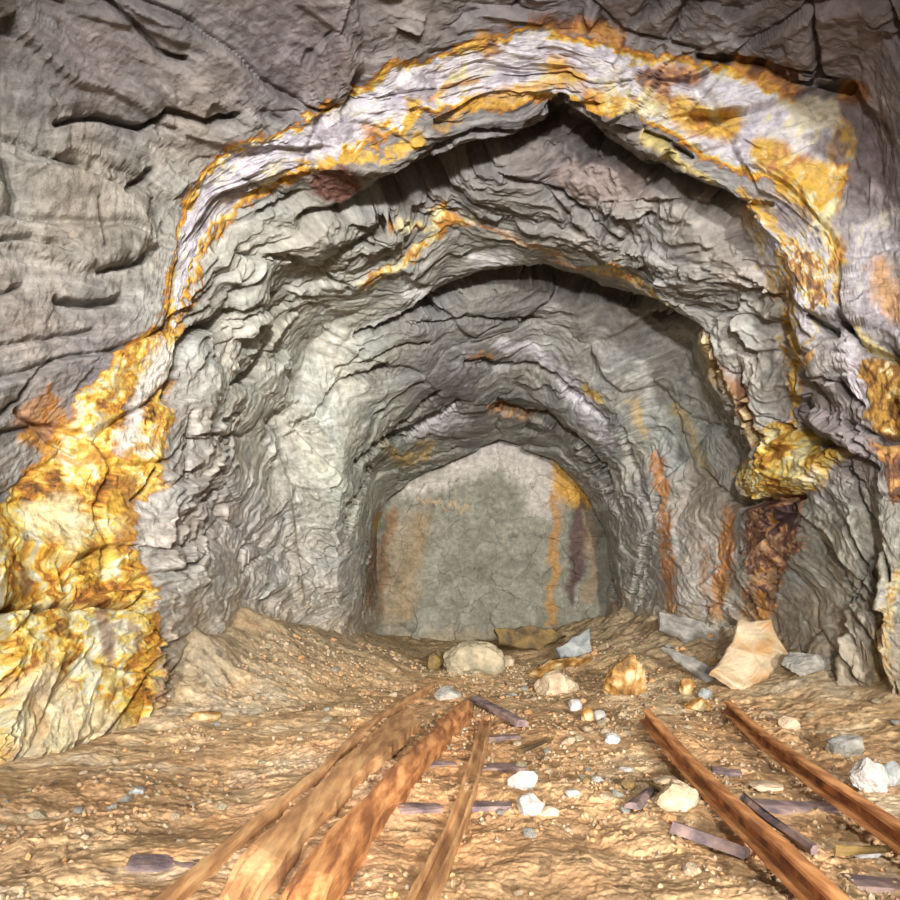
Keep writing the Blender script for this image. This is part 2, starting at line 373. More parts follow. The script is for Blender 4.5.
# pale streaks that follow the bedding
a = math.radians(45); sx = (-A + wu) ; sp = sx * math.cos(a) + (V + wv) * math.sin(a); sq = -sx * math.sin(a) + (V + wv) * math.cos(a)
streak = fbm(sp * 4, sq * 30, 611, 3, 0.6)
Col *= (1 + 0.22 * streak)[..., None]

BED = np.stack([sp * .8, sq * 3.2, 0 * sp], -1)
def mix(mask, c):
    global Col
    Col = Col * (1 - mask[..., None]) + np.asarray(c) * mask[..., None]
WHITE, CREAM, YEL, ORG, BRN, DRK = [lin(c) for c in [(214,210,212), (236,222,165), (226,176,60), (194,126,46), (124,84,46), (84,60,54)]]
LIL = lin((186,178,186))
drip = fbm((P3[..., 0] + .9 * P3[..., 1]) * 7 + wn, P3[..., 2] * 1.3, 71, 4, 0.6)         # runs down the wall
blot = fbm(U * 5 + 0.5 * wn2, V * 5, 91, 5, 0.6); blot2 = fbm(U * 9, V * 9 + wn, 97, 4, 0.6)
def palette(x, stops):
    """x in -1..1 over colour stops"""
    out = np.zeros(x.shape + (3,)); xs = [s[0] for s in stops]
    for k in range(3): out[..., k] = np.interp(x, xs, [s[1][k] for s in stops])
    return out
def blend_area(pts, colour_fn, edge=3, amt=1.0, wob=1.15):
    b = box(pts, 40)
    if not b.any(): return
    d = area_dist(X_[b] + wob * (XW[b] - X_[b]), Y_[b] + wob * (YW[b] - Y_[b]), pts)
    m = (1 - sst(-edge, edge * 0.6, d)) * amt
    cc = colour_fn(b, d) if callable(colour_fn) else colour_fn
    Col[b] = Col[b] * (1 - m[:, None]) + cc * m[:, None]
def blend_line(pts, w, c, edge=2.0, amt=1.0, speck=0.0, wob=0.8):
    pts = wl(pts, w); b = box(pts, 50)
    if not b.any(): return
    d = poly_dist(X_[b] + wob * (XW[b] - X_[b]), Y_[b] + wob * (YW[b] - Y_[b]), pts)
    m = (1 - sst(-edge, edge, d)) * amt
    if speck: m = m * sst(-speck, 0.25, blot2[b] + 0.3)
    cc = c(b, d) if callable(c) else c
    Col[b] = Col[b] * (1 - m[:, None]) + cc * m[:, None]

# the long quartz vein with its ochre rim
b = vd < 14
d = vd[b] + 2.5 * blot2[b] + 3 * wn2[b]
x = blot[b] + 0.3 * blot2[b]
inner = palette(x, [(-.9, lin((160,150,154))), (-.35, lin((196,188,198))), (0.1, lin((222,216,224))), (.6, lin((224,216,206))), (1.1, CREAM)])
rim = palette(d, [(-7, CREAM), (-4, YEL), (-1, ORG), (1.5, BRN)])
t = sst(-9, -5, d)[:, None]
c = inner * (1 - t) + rim * t
m = (1 - sst(0.5, 3, d))[:, None]
Col[b] = Col[b] * (1 - m) + c * m

# left: the broad ochre and cream flowstone
def left_pal(b, d):
    s = 1.0 * blot[b] + 0.75 * drip[b] + 0.3 * blot2[b]
    c = palette(s, [(-1.1, lin((96,66,36))), (-.75, lin((160,104,40))), (-.5, ORG), (-.28, lin((222,164,50))), (.0, lin((232,190,84))), (.28, lin((238,208,112))), (.5, CREAM), (.9, lin((226,220,190)))])
    t = sst(-7, -1, d)[:, None]
    return c * (1 - t) + palette(d, [(-7, YEL), (-3, ORG), (1, BRN)]) * t
LEFT = [(158,328),(184,318),(186,345),(176,392),(166,440),(168,485),(140,500),(134,545),(155,580),(162,650),(168,705),(130,735),(100,790),(-60,800),(-60,520),(0,490),(40,455),(70,408),(110,352)]
blend_area(LEFT, left_pal, 3)
blend_area([(30,400),(55,395),(70,430),(60,455),(20,440)], ORG, 8, .6); blend_line([(50,388),(54,412),(35,432),(22,436)], 3, ORG, 3, .8)
blend_line([(22,436),(50,450),(75,465),(110,462)], 4, lin((196,138,60)), 3, .9)
blend_line([(168,345,7),(155,375,10),(140,400,8),(125,450,8)], 8, lin((226,222,214)), 6, .85)
blend_line([(120,372),(108,400),(100,430)], 4, BRN, 4, .7, .3); blend_line([(135,360),(120,390)], 3, BRN, 3, .6, .3)
blend_line([(130,455),(150,440),(163,420)], 5, lin((196,140,60)), 3, .8)
blend_area([(20,500),(70,492),(95,520),(70,560),(60,540),(25,530)], lin((240,222,170)), 10, .8)
blend_line([(118,500),(112,540),(90,575)], 7, YEL, 5, .7)
blend_line([(128,480),(130,520),(118,545)], 7, lin((150,98,44)), 4, .8)
blend_line([(26,540),(22,590)], 4, lin((110,88,78)), 4, .8, .4)
blend_line([(0,604),(60,606),(130,604)], 4, lin((112,70,34)), 4, .75)
blend_line([(96,618,8),(98,650,7),(98,680,2)], 8, lin((140,112,96)), 4, .85); blend_line([(124,632),(126,650)], 5, lin((150,116,88)), 3, .7)
blend_line([(62,612),(60,640)], 5, lin((128,92,40)), 4, .8); blend_line([(42,620),(40,665)], 4, lin((190,140,36)), 4, .8)
blend_area([(150,645),(172,650),(168,705),(146,712)], lin((160,130,112)), 6, .8)
blend_area([(0,690),(40,660),(80,700),(120,725),(115,760),(0,800)], lin((226,214,178)), 14, .65)
blend_line([(106,697),(110,690)], 5, BRN, 4, .8); blend_line([(26,712),(35,738)], 5, lin((206,160,106)), 4, .6)
blend_area([(140,500),(152,470),(166,460),(160,480)], YEL, 4, .8)

# right: vein network
def right_pal(b, d):
    s = 1.2 * blot[b] + 0.5 * blot2[b]
    return palette(s, [(-.9, BRN), (-.5, ORG), (-.25, YEL), (.0, CREAM), (.25, WHITE), (.7, LIL)])
blend_area([(735,195),(780,200),(830,215),(842,300),(812,315),(808,360),(800,400),(786,390),(778,320),(752,250)], right_pal, 5, .85)
for pts, w in (([(592,98),(612,103),(630,108)], 12), ([(552,68),(575,80)], 9), ([(680,112),(700,120),(725,122)], 17), ([(770,150),(800,172),(822,178)], 18), ([(790,185),(806,200),(826,205)], 14),
               ([(818,215),(826,232),(838,252)], 9), ([(765,142),(765,150)], 6), ([(830,105),(842,130),(846,155)], 4)):
    blend_line(pts, w, lambda b, d: palette(blot2[b] * 1.5, [(-.8, ORG), (-.2, YEL), (.3, lin((232,176,54))), (.8, CREAM)]), 6, .92)
for pts, w in (([(648,78),(662,72),(690,74)], 10), ([(662,86),(665,100)], 8), ([(540,22),(590,25),(618,40)], 7), ([(740,68),(765,78),(790,84)], 12), ([(483,40),(490,50)], 9), ([(372,134),(372,136)], 9), ([(848,96),(860,92)], 10)):
    blend_line(pts, w, lambda b, d: palette(blot2[b] * 1.5, [(-.6, lin((110,66,30))), (.1, lin((176,108,36))), (.6, lin((206,146,60)))]), 5, .85)
blend_area([(778,98),(812,94),(838,108),(842,128),(800,124)], lin((206,196,168)), 5, .9)
blend_area([(805,128),(840,130),(845,165),(812,150)], lin((112,98,92)), 6, .8)
blend_area([(740,205),(790,205),(812,215),(815,240),(790,236)], lin((108,94,92)), 6, .7)
blend_area([(596,115),(630,112),(648,124),(640,138),(602,132)], lin((118,112,110)), 3, .95)
blend_line([(640,138,6),(660,150,6),(690,168,5),(715,180,3)], 5, lin((216,194,120)), 3, .9)
blend_line([(740,188),(760,215),(785,240)], 4, YEL, 3, .85); blend_line([(722,196),(745,222)], 3, ORG, 3, .7)
blend_line([(470,102,3),(500,96,5),(530,90,5),(560,84,4)], 4, lin((214,160,70)), 3, .85)
blend_line([(300,162,3),(340,160,6),(380,158,7),(420,138,6)], 6, YEL, 3, .9, .6)
blend_line([(436,126),(465,110),(500,100)], 3, lin((200,150,60)), 3, .85)
blend_line([(432,98),(452,84),(480,80)], 3, ORG, 3, .8); blend_line([(405,128),(415,105),(440,95)], 6, YEL, 4, .8, .5)
blend_line([(325,183,16),(340,184,18)], 16, lin((112,66,50)), 6, .9)
# second, thin vein across the roof
OX = lambda b, d: palette(blot2[b] * 2, [(-.7, ORG), (-.1, YEL), (.4, CREAM)])
blend_line([(362,288,3),(395,264,5),(425,246,5),(448,216,7),(470,220,4)], 5, OX, 2, .95)
blend_line([(393,234),(425,226),(448,212)], 3, OX, 2, .9)
blend_line([(470,220,3),(500,232,2.5),(530,245,3),(562,260,3),(590,270,3)], 3, lambda b, d: palette(blot2[b] * 2, [(-.5, lin((196,132,90))), (.3, lin((224,196,160)))]), 2, .9)
blend_line([(590,267,4),(620,272,6),(650,290,3),(690,330,3),(705,350,4)], 4, OX, 2.5, .9)
blend_line([(705,350,3),(722,378,9),(742,410,9),(755,440,5)], 8, lin((150,96,48)), 4, .85)
blend_line([(700,348),(712,375),(730,400),(748,440)], 3.5, lin((222,196,140)), 2, .9)
for pts, w, c, am in (([(475,258,8),(510,262,11),(545,272,6)], 9, (206,206,202), .8), ([(412,294),(428,297)], 9, (226,224,218), .9),
    ([(500,345,5),(530,350,8),(560,375,7),(590,415,9),(606,440,8)], 7, (214,208,212), .95), ([(415,435,6),(450,418,8),(466,424,3)], 6, (206,198,198), .85),
    ([(430,478,3),(470,462,6),(500,445,9),(540,470,18),(540,500,14)], 8, (188,180,172), .75), ([(640,360),(645,385),(650,402)], 5, (208,204,196), .6),
    ([(722,320,20),(735,370,14)], 14, (176,172,164), .5), ([(648,540),(646,570)], 4, (190,186,176), .6), ([(745,215),(778,300)], 2.0, (206,190,150), .8),
    ([(570,175,18),(620,190,22),(650,198,5)], 18, (170,150,142), .6), ([(276,440),(288,500),(300,600)], 3, (138,128,112), .6)):
    blend_line(pts, w, lin(c), 5, am)
for pts, w, c, am in (([(478,358),(488,360)], 4, ORG, .7), ([(494,410),(502,412)], 5, ORG, .8), ([(505,417),(528,420)], 2, ORG, .7), ([(585,393),(600,398)], 5, YEL, .8),
    ([(395,455),(412,462),(428,448)], 6, lin((186,150,80)), .75), ([(555,475,8),(565,490,10),(582,500,6)], 8, lin((200,150,60)), .85),
    ([(556,495,5),(554,560,4),(548,618,4)], 5, lin((176,128,62)), .85), ([(576,500,5),(578,540,7),(572,570,7),(572,600,4)], 6, lin((88,62,56)), .85), ([(586,505),(590,560),(582,620)], 4, lin((150,116,76)), .7),
    ([(380,515,6),(374,560,6),(370,608,6)], 6, lin((110,72,38)), .9), ([(380,515),(378,530)], 3, YEL, .7),
    ([(658,460),(664,520),(668,575),(672,610)], 5, lin((190,120,50)), .85), ([(635,405),(642,430)], 6, lin((206,176,120)), .8), ([(673,405),(690,430),(708,475)], 3.5, lin((196,170,110)), .8),
    ([(728,510,5),(726,560,8),(716,612,7)], 7, lin((186,118,46)), .85), ([(705,545),(704,590)], 4, lin((170,112,60)), .6), ([(786,320),(795,350),(794,400),(795,412)], 4, YEL, .85),
    ([(615,600),(618,630)], 4, lin((150,90,50)), .6)):
    blend_line(pts, w, c, 4, am)
blend_area([(690,455),(712,470),(728,500),(720,540),(690,560),(675,500)], lin((172,158,140)), 10, .6)
blend_area([(758,425),(800,422),(836,455),(828,482),(795,502),(742,502),(740,478),(752,450)], lambda b, d: palette(blot[b] * .8 + blot2[b], [(-.8, lin((160,104,30))), (-.3, YEL), (.1, lin((236,206,110))), (.6, CREAM)]), 4, .97)
blend_area([(740,500),(802,496),(800,540),(782,585),(770,622),(738,622),(746,560)], lambda b, d: palette(drip[b] * 1.3 + .6 * blot2[b], [(-.8, lin((72,48,50))), (-.3, lin((116,74,58))), (.0, lin((160,104,62))), (.35, lin((190,158,130))), (.8, ORG)]), 4, .95)
blend_line([(762,600),(768,618)], 6, ORG, 4, .9)
blend_area([(848,228),(880,212),(930,205),(930,345),(870,330),(850,290)], lambda b, d: palette(blot[b], [(-.5, lin((164,156,160))), (.1, lin((204,198,202))), (.6, lin((216,206,190)))]), 5, .95)
blend_line([(880,268,10),(888,292,12),(900,310,12)], 12, lin((220,160,96)), 8, .8)
blend_line([(858,330),(880,350),(905,370)], 4, lin((226,204,130)), 3, .95); blend_line([(852,335,7),(850,365,10),(862,400,5)], 8, lin((206,198,200)), 4, .9)
blend_area([(862,352),(890,362),(930,372),(930,440),(866,434)], lambda b, d: palette(drip[b] * 1.2, [(-.7, lin((120,78,30))), (-.2, lin((172,122,42))), (.3, lin((206,156,62))), (.7, CREAM)]), 4, .95)
blend_area([(868,442),(930,446),(930,520),(895,510),(880,470)], lambda b, d: palette(drip[b] + blot2[b], [(-.6, lin((96,60,38))), (.0, lin((172,108,44))), (.5, lin((206,150,76)))]), 4, .9)
blend_line([(905,560,7),(892,600,6),(882,630,8),(882,680,9)], 7, lambda b, d: palette(blot2[b] * 2, [(-.6, lin((200,150,60))), (.1, lin((226,210,160)))]), 3, .9)
blend_line([(818,470,4),(820,500,4)], 4, WHITE, 3, .5); blend_area([(800,400),(850,420),(872,462),(840,455),(800,432)], lin((136,126,124)), 4, .9)
# dust settles on the feet of the walls
foot = 1 - sst(0.15, 0.75, P3[..., 2] + 0.2 * wn)
foot *= (B[..., 1] > 2.5) * np.where(X_ < 168, 0.0, 1.0)
mix(0.55 * foot, lin((186, 160, 122)))
g_ = Col.mean(-1, keepdims=True); Col = g_ + (Col - g_) * 0.98
Col = Col / (1 + 0.28 * Col)
Col = np.clip(Col * 0.95, 0.012, 0.66)

# ------------------------------------------------------------------ link the shell as left wall, ceiling and right wall
def shell(name, c0, c1):
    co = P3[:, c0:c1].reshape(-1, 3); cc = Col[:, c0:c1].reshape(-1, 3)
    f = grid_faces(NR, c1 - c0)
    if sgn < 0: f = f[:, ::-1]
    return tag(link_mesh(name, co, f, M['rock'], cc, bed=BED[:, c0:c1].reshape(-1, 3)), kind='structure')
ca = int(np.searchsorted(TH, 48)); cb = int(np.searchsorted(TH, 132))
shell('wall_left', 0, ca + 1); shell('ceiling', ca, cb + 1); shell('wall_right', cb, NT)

# end of the drift
nx, nz = int(520 * Q), int(480 * Q)
gx, gz = np.meshgrid(np.linspace(-1.35, 2.1, nx), np.linspace(-0.5, 2.7, nz))
q1, _, s1 = facets(gx * 2.2 + .3 * fbm(gx * 2, gz * 2, 3) + 7, gz * 1.6 + 3, 901, 1.0)
q2, _, s2 = facets(gx * 6 + .5 * fbm(gx * 3, gz * 3, 4) + 7, gz * 5 + 3, 911, 1.0)
by = 7.45 - 0.10 * q1 - 0.03 * q2 - 0.05 * fbm(gx, gz, 8, 5, 0.55)
ex = HX + F * gx / by; ez = HY - F * (gz - CAMZ) / by
nn = fbm(gx * 3, gz * 3, 41, 5, .6); n4 = fbm(gx * 9, gz * 3, 42, 4, .6)
bc = palette(nn, [(-.9, lin((122,120,104))), (0, lin((134,131,115))), (.9, lin((146,142,126)))])
bc *= (0.9 + 0.2 * s2)[..., None]
def on_end(pts, w, c, e, am):
    global bc
    d = poly_dist(ex + 6 * nn, ez + 6 * n4, wl(pts, w)); m = ((1 - sst(-e, e, d)) * am)[..., None]
    bc = bc * (1 - m) + lin(c) * m
on_end([(455,462,8),(500,450,12),(540,460,14)], 8, (202,192,190), 7, .6)
on_end([(410,490,8),(450,474,10),(500,458,10),(545,475,24),(542,500,20)], 8, (192,184,172), 8, .85)
on_end([(558,470,8),(570,492,12),(584,500,8)], 8, (204,156,64), 6, .9)
on_end([(556,495),(553,560),(548,620)], 4, (176,130,66), 4, .85)
on_end([(578,505,5),(580,540,8),(574,570,7),(572,600,4)], 6, (84,60,56), 4, .9)
on_end([(590,520),(592,600)], 6, (150,122,88), 6, .6)
on_end([(420,520),(415,560),(405,610)], 8, (160,128,84), 10, .55); on_end([(395,520),(400,560),(392,620)], 8, (150,122,84), 10, .5)
on_end([(420,500),(470,508)], 2, (190,160,120), 2, .6); on_end([(512,538),(530,530),(548,538)], 1.2, (90,86,78), 2, .6)
on_end([(392,515),(382,560),(380,610)], 6, (128,90,50), 6, .7)
on_end([(400,645),(600,640)], 10, (168,146,110), 12, .5)
we = link_mesh('wall_back', np.stack([gx, by, gz], -1).reshape(-1, 3), grid_faces(nz, nx), M['rock'], (bc * 0.92).reshape(-1, 3), bed=np.stack([gx, gz * 1.3, 0 * gx], -1).reshape(-1, 3))
tag(we, kind='structure')

# ------------------------------------------------------------------ floor
def floor_h(x, y):
    x = np.asarray(x, float); y = np.asarray(y, float)
    h = 0.035 * fbm(x * 1.2, y * 1.2, 700, 3) + 0.014 * fbm(x * 5, y * 5, 710, 3)
    # muck pile along the left wall
    lw = np.interp(y, [2.6, 3.6, 4.6, 6.5, 7.4], [-1.6, -1.5, -1.4, -0.95, -.85])
    wid = np.interp(y, [2.6, 3.4, 4.6, 6.0, 7.4], [.3, .8, 1.3, .8, .5])
    top = np.interp(y, [2.7, 3.1, 3.5, 4.4, 5.2, 6.4, 7.4], [0, .17, .40, .47, .42, .20, .05])
    t = np.clip(1 - (x - lw) / wid, 0, 1.25); h = h + top * t ** 1.15 * (1 + 0.12 * fbm(x * 3, y * 3, 720, 3))
    # slope and rubble at the right
    rw = np.interp(y, [2.0, 3.2, 4.2, 5.2, 6.4, 7.4], [2.3, 2.25, 2.2, 1.75, 1.35, 1.2])
    wid = np.interp(y, [2.0, 3.0, 4.0, 5.0, 6.4, 7.4], [.5, .9, 1.3, 1.25, .9, .5])
    top = np.interp(y, [1.8, 2.8, 3.8, 5.0, 6.4, 7.4], [0, .12, .32, .42, .28, .12])
    t = np.clip(1 - (rw - x) / wid, 0, 1.25); h = h + top * t ** 1.2 * (1 + 0.2 * fbm(x * 3, y * 3, 730, 3))
    h = h + 0.02 * sst(5.5, 7.4, y)
    # trench between beams at the left track
    return h
ny, nxf = int(1150 * Q), int(1300 * Q)
yy = np.concatenate([np.linspace(-3.4, 0.6, 40, endpoint=False), 0.6 * (7.9 / 0.6) ** np.linspace(0, 1, ny)])
v = np.linspace(-1, 1, nxf)
fy = yy[:, None] + 0 * v[None, :]
hw = np.interp(yy, [0, 3, 7.9], [2.7, 2.7, 1.9])
fx = (0.45 * v + 0.55 * v ** 3)[None, :] * hw[:, None] + 0.12
fz = floor_h(fx, fy)
rough = 0.35 + 0.65 * sst(-.2, .35, fbm(fx * 1.6, fy * 1.6, 745, 3))
g1, ge1, gr1 = facets(fx * 14 + fbm(fx * 6, fy * 6, 751), fy * 14, 750, 0.9)
g2, ge2, gr2 = facets(fx * 36, fy * 36, 760, 0.9)
g3, ge3, gr3 = facets(fx * 5 + .4 * fbm(fx * 4, fy * 4, 752), fy * 5, 770, 0.8)
fz = fz + rough * (0.005 * g1 + 0.005 * sst(.4, .9, gr1) * sst(0, .25, ge1) + 0.004 * g2 + .002 * sst(0, .3, ge2)) + 0.005 * g3 + 0.002 * fbm(fx * 60, fy * 60, 780, 2)
n1 = fbm(fx * 1.4, fy * 1.4, 801, 4, .6); n2 = fbm(fx * 5, fy * 5, 802, 4, .6); n3 = fbm(fx * 2.2, fy * 6, 803, 4, .6)
fc = palette(n1 + .5 * n2, [(-.9, lin((176,146,110))), (-.3, lin((200,166,124))), (.1, lin((212,180,136))), (.5, lin((208,184,148))), (1, lin((218,202,174)))])
def ftone(m, c):
    global fc
    fc = fc * (1 - m[..., None]) + lin(c) * m[..., None]
pileL = sst(.03, .22, floor_h(fx, fy)) * sst(2.6, 3.2, fy)
ftone(pileL * (0.8 + .2 * n2), (160, 148, 126)); ftone(sst(5.6, 7.0, fy) * .7, (150, 130, 98))
ftone(sst(2.8, 4.2, fy) * .45, (184, 156, 114))
# rust washed out of the rails
for pts, w, am in (([(-.45,1.05),(-.15,2.2),(.0,4.0)], .28, .6), ([(.8,1.3),(1.15,3.0)], .16, .5), ([(1.4,2.0),(1.5,3.2)], .14, .4), ([(0.1,1.6),(.3,2.8)], .3, .45), ([(-1.2,1.6),(-.5,2.4)], .25, .3)):
    d = poly_dist(fx + .2 * n2, fy + .25 * n3, wl(pts, w)); ftone((1 - sst(-.1, .16, d)) * am * (0.7 + .5 * n2).clip(0, 1), (212, 152, 98))
ftone(sst(.35, .7, n3) * .5 * (fx < -.4) * sst(3.6, 3.0, fy), (206, 186, 158)); ftone(sst(.3, .6, -n3) * .45, (150, 118, 84))
fc *= (0.92 + 0.08 * gr1 + 0.10 * gr2 + 0.06 * (gr3 - .5))[..., None]
fc *= np.where(gr2 > .93, 1.25, np.where(gr2 < .06, .62, 1))[..., None]
fl = link_mesh('floor', np.stack([fx, fy, fz], -1).reshape(-1, 3), grid_faces(len(yy), nxf), M['floor'], np.clip(fc * .86, .02, .85).reshape(-1, 3), bed=np.stack([fx * 2.5, fy * 2.5, 0 * fx], -1).reshape(-1, 3))
tag(fl, kind='structure')

# ------------------------------------------------------------------ placing things on the floor
def fh(x, y): return float(floor_h(np.array([x]), np.array([y]))[0])
def at(px, py, up=0.0):
    """the floor point seen at a frame position, found by walking out along the sight line"""
    dx, dz = (px - HX) / F, (HY - py) / F
    y = 0.5; prev = 0.5
    while y < 8.0:
        if CAMZ + dz * y < fh(dx * y, y) + up: break
        prev = y; y += 0.03
    lo, hi = prev, y
    for _ in range(12):
        mdl = (lo + hi) / 2
        if CAMZ + dz * mdl < fh(dx * mdl, mdl) + up: hi = mdl
        else: lo = mdl
    return Vector((dx * hi, hi, CAMZ + dz * hi))

def rail_mesh(name, pts, prof, mat, parent=None, step=0.03, wob=0.002, closed=True, lift=0.0, ragged=0.0, seed=1):
    """sweep a cross-section (side, up) along floor points"""
    pts = [Vector(p) for p in pts]
    L = [0]
    for a, b in zip(pts[:-1], pts[1:]): L.append(L[-1] + (b - a).length)
    n = max(4, int(L[-1] / step)); ts = np.linspace(0, L[-1], n)
    c = np.stack([np.interp(ts, L, [p[k] for p in pts]) for k in range(3)], -1)
    ker = np.array([.25, .5, .25])
    for _ in range(8):
        c[1:-1] = 0.25 * c[:-2] + 0.5 * c[1:-1] + 0.25 * c[2:]
    tdir = np.gradient(c, axis=0); tdir /= np.linalg.norm(tdir, axis=1, keepdims=True)
    side = np.cross(tdir, [0, 0, 1]); side /= np.linalg.norm(side, axis=1, keepdims=True)
    up = np.cross(side, tdir)
    rr = random.Random(seed); m = len(prof); V_ = []
    for i in range(n):
        for j, (s, u) in enumerate(prof):
            e = wob * (math.sin(i * .31 + j * 1.7 + seed) + .6 * math.sin(i * .83 + j * 2.9)); g = wob * (math.sin(i * .27 + j * 1.1 + 2 * seed) + .6 * math.sin(i * .71 + j))
            sx = s
            if ragged: sx = s * (1 + ragged * math.sin(i * .35 + 2 * math.sin(i * .13 + (s > 0) * 2)))
            V_.append(c[i] + side[i] * (sx + e) + up[i] * (u + g + lift))
    me = bpy.data.meshes.new(name); Fc = []
    for i in range(n - 1):
        for j in range(m):
            k = (j + 1) % m
            Fc.append((i * m + j, i * m + k, (i + 1) * m + k, (i + 1) * m + j))
    Fc.append(tuple(range(m))[::-1]); Fc.append(tuple((n - 1) * m + j for j in range(m)))
    me.from_pydata([tuple(q) for q in V_], [], Fc); me.materials.append(mat)
    o = bpy.data.objects.new(name, me); bpy.context.scene.collection.objects.link(o)
    if parent: o.parent = parent
    return o

HEAD = [(-.022,.052),(-.024,.055),(-.023,.066),(-.017,.071),(.017,.071),(.023,.066),(.024,.055),(.022,.052)]
WEB = [(-.005,.009),(-.0045,.053),(.0045,.053),(.005,.009)]
FOOT = [(-.042,.0),(-.042,.006),(-.006,.011),(.006,.011),(.042,.006),(.042,.0)]
def track_rail(label, pts, scale=1.0, lift=0.012, seed=1):
    t = bpy.data.objects.new('mine_rail', None); bpy.context.scene.collection.objects.link(t)
    t.location = pts[0]
    tag(t, label, 'rail')
    org = Vector(pts[0]); q = [Vector(p) - org for p in pts]
    for nm, pr in (('rail_head', HEAD), ('rail_web', WEB), ('rail_foot', FOOT)):
        rail_mesh(nm, q, [(a * scale, b * scale) for a, b in pr], M['rust_shade' if nm == 'rail_web' else 'rust'], t, lift=lift, seed=seed, wob=.0008)  # web takes a darker rust: the shade below the head, painted as colour
    return t
def line3(pix, up=0.0): return [at(px, py, up) for px, py in pix]
track_rail('long orange rail whose far end rises from gravel, nearer the white quartz stones',
           line3([(646,722),(690,775),(735,823),(785,872),(850,940),(960,1060)], .03), .7, .006, 3)
track_rail('long orange rusty rail beside the white rock, nearest to the right wall',
           line3([(727,712),(765,748),(820,790),(905,852),(1020,940)], .03), .7, .006, 4)

# narrow grooved rail in the middle
CHAN = [(-.026,0),(-.026,.034),(-.018,.034),(-.016,.014),(.012,.012),(.014,.026),(.022,.026),(.024,0)]
o = rail_mesh('grooved_rail', line3([(486,724),(478,757),(467,800),(448,850),(415,920),(370,1010)]), CHAN, M['wood_rust'], lift=-.002, wob=.0014, seed=6)
tag(o, 'thin grooved rail half buried in gravel, crossing the sleepers beside the broad beam', 'rail')
# thin rail at the far left
o = rail_mesh('half_buried_rail', line3([(432,688),(405,704),(372,727),(318,780),(255,832),(190,888),(110,960)]), [(-.018,-.02),(-.018,.022),(-.010,.03),(.010,.03),(.018,.022),(.018,-.02)], M['wood_rust'], lift=0, wob=.002, seed=8)
tag(o, 'thin half-buried rail edging the broken board, furthest from the white stones', 'rail')

def board(name, lpix, rpix, thick, mat, label, cat, sag=None, seed=1, up=None, jag=0.006, crown=0.0, front=0.0):
    """a long piece given by its left and right edges on the floor, with real thickness"""
    n = 90; rr = random.Random(seed)
    up = thick if up is None else up
    def edge(pp):
        q = [at(a, b, up) for a, b in pp]; L = [0]
        for a, b in zip(q[:-1], q[1:]): L.append(L[-1] + (b - a).length)
        t = np.linspace(0, L[-1], n)
        c = np.stack([np.interp(t, L, [p[k] for p in q]) for k in range(3)], -1)
        for _ in range(10): c[1:-1] = .25 * c[:-2] + .5 * c[1:-1] + .25 * c[2:]
        return c
    l, r = edge(lpix), edge(rpix)
    top, bot = [], []; mcols = 9
    for i in range(n):
        ja = jag * (math.sin(i * .37 + seed) + .5 * math.sin(i * 1.13)); jb = jag * (math.sin(i * .29 + 2 * seed) + .6 * math.sin(i * .9 + seed) + (.8 if (i // 9) % 3 == 0 else 0))
        for j in range(mcols):
            f = j / (mcols - 1); p = l[i] * (1 - f) + r[i] * f
            p = p + np.array([ja * (1 - f) + jb * f, (front * math.sin(j * 1.1 + 1) * (1 - i / 8.0) if i < 8 else 0), crown * math.sin(math.pi * f) + .002 * math.sin(i * .2 + j * .7)])
            if i < 7: p = p - np.array([0, 0, thick * 1.1 * (1 - i / 7) ** 1.5 * (.8 + .3 * math.sin(j * 2.3))])
            top.append(p); bot.append(p - np.array([0, 0, thick]))
    V_ = top + bot; K = n * mcols; Fc = []
    idx = lambda i, j: i * mcols + j
    for i in range(n - 1):
        for j in range(mcols - 1):
            Fc.append((idx(i, j), idx(i, j+1), idx(i+1, j+1), idx(i+1, j)))
            Fc.append((K + idx(i, j), K + idx(i+1, j), K + idx(i+1, j+1), K + idx(i, j+1)))
        Fc.append((idx(i, 0), idx(i+1, 0), K + idx(i+1, 0), K + idx(i, 0)))
        e = mcols - 1; Fc.append((idx(i, e), K + idx(i, e), K + idx(i+1, e), idx(i+1, e)))
    for i in (0, n - 1):
        for j in range(mcols - 1):
            q = (idx(i, j), K + idx(i, j), K + idx(i, j+1), idx(i, j+1)); Fc.append(q if i == 0 else q[::-1])
    me = bpy.data.meshes.new(name); me.from_pydata([tuple(map(float, p)) for p in V_], [], Fc); me.materials.append(mat)
    o = bpy.data.objects.new(name, me); bpy.context.scene.collection.objects.link(o)
    return tag(o, label, cat)
board('broken_board', [(218,878),(262,835),(310,792),(345,758),(385,722),(408,705)], [(252,890),(292,848),(330,803),(352,778),(385,750),(418,722)],
      .045, M['wood_rust'], 'rust-stained board with a snapped ragged front end, left of the broad beam', 'board', seed=3, front=.0, jag=.004, crown=.003)
board('rusted_girder', [(262,915),(300,865),(345,815),(395,765),(432,728),(462,700)], [(308,925),(340,868),(383,806),(422,759),(449,729),(473,703)],
      .06, M['rust'], 'broad rust-orange beam running back to the boulder between board and grooved rail', 'girder', seed=5, jag=.004, crown=.008, front=.0)

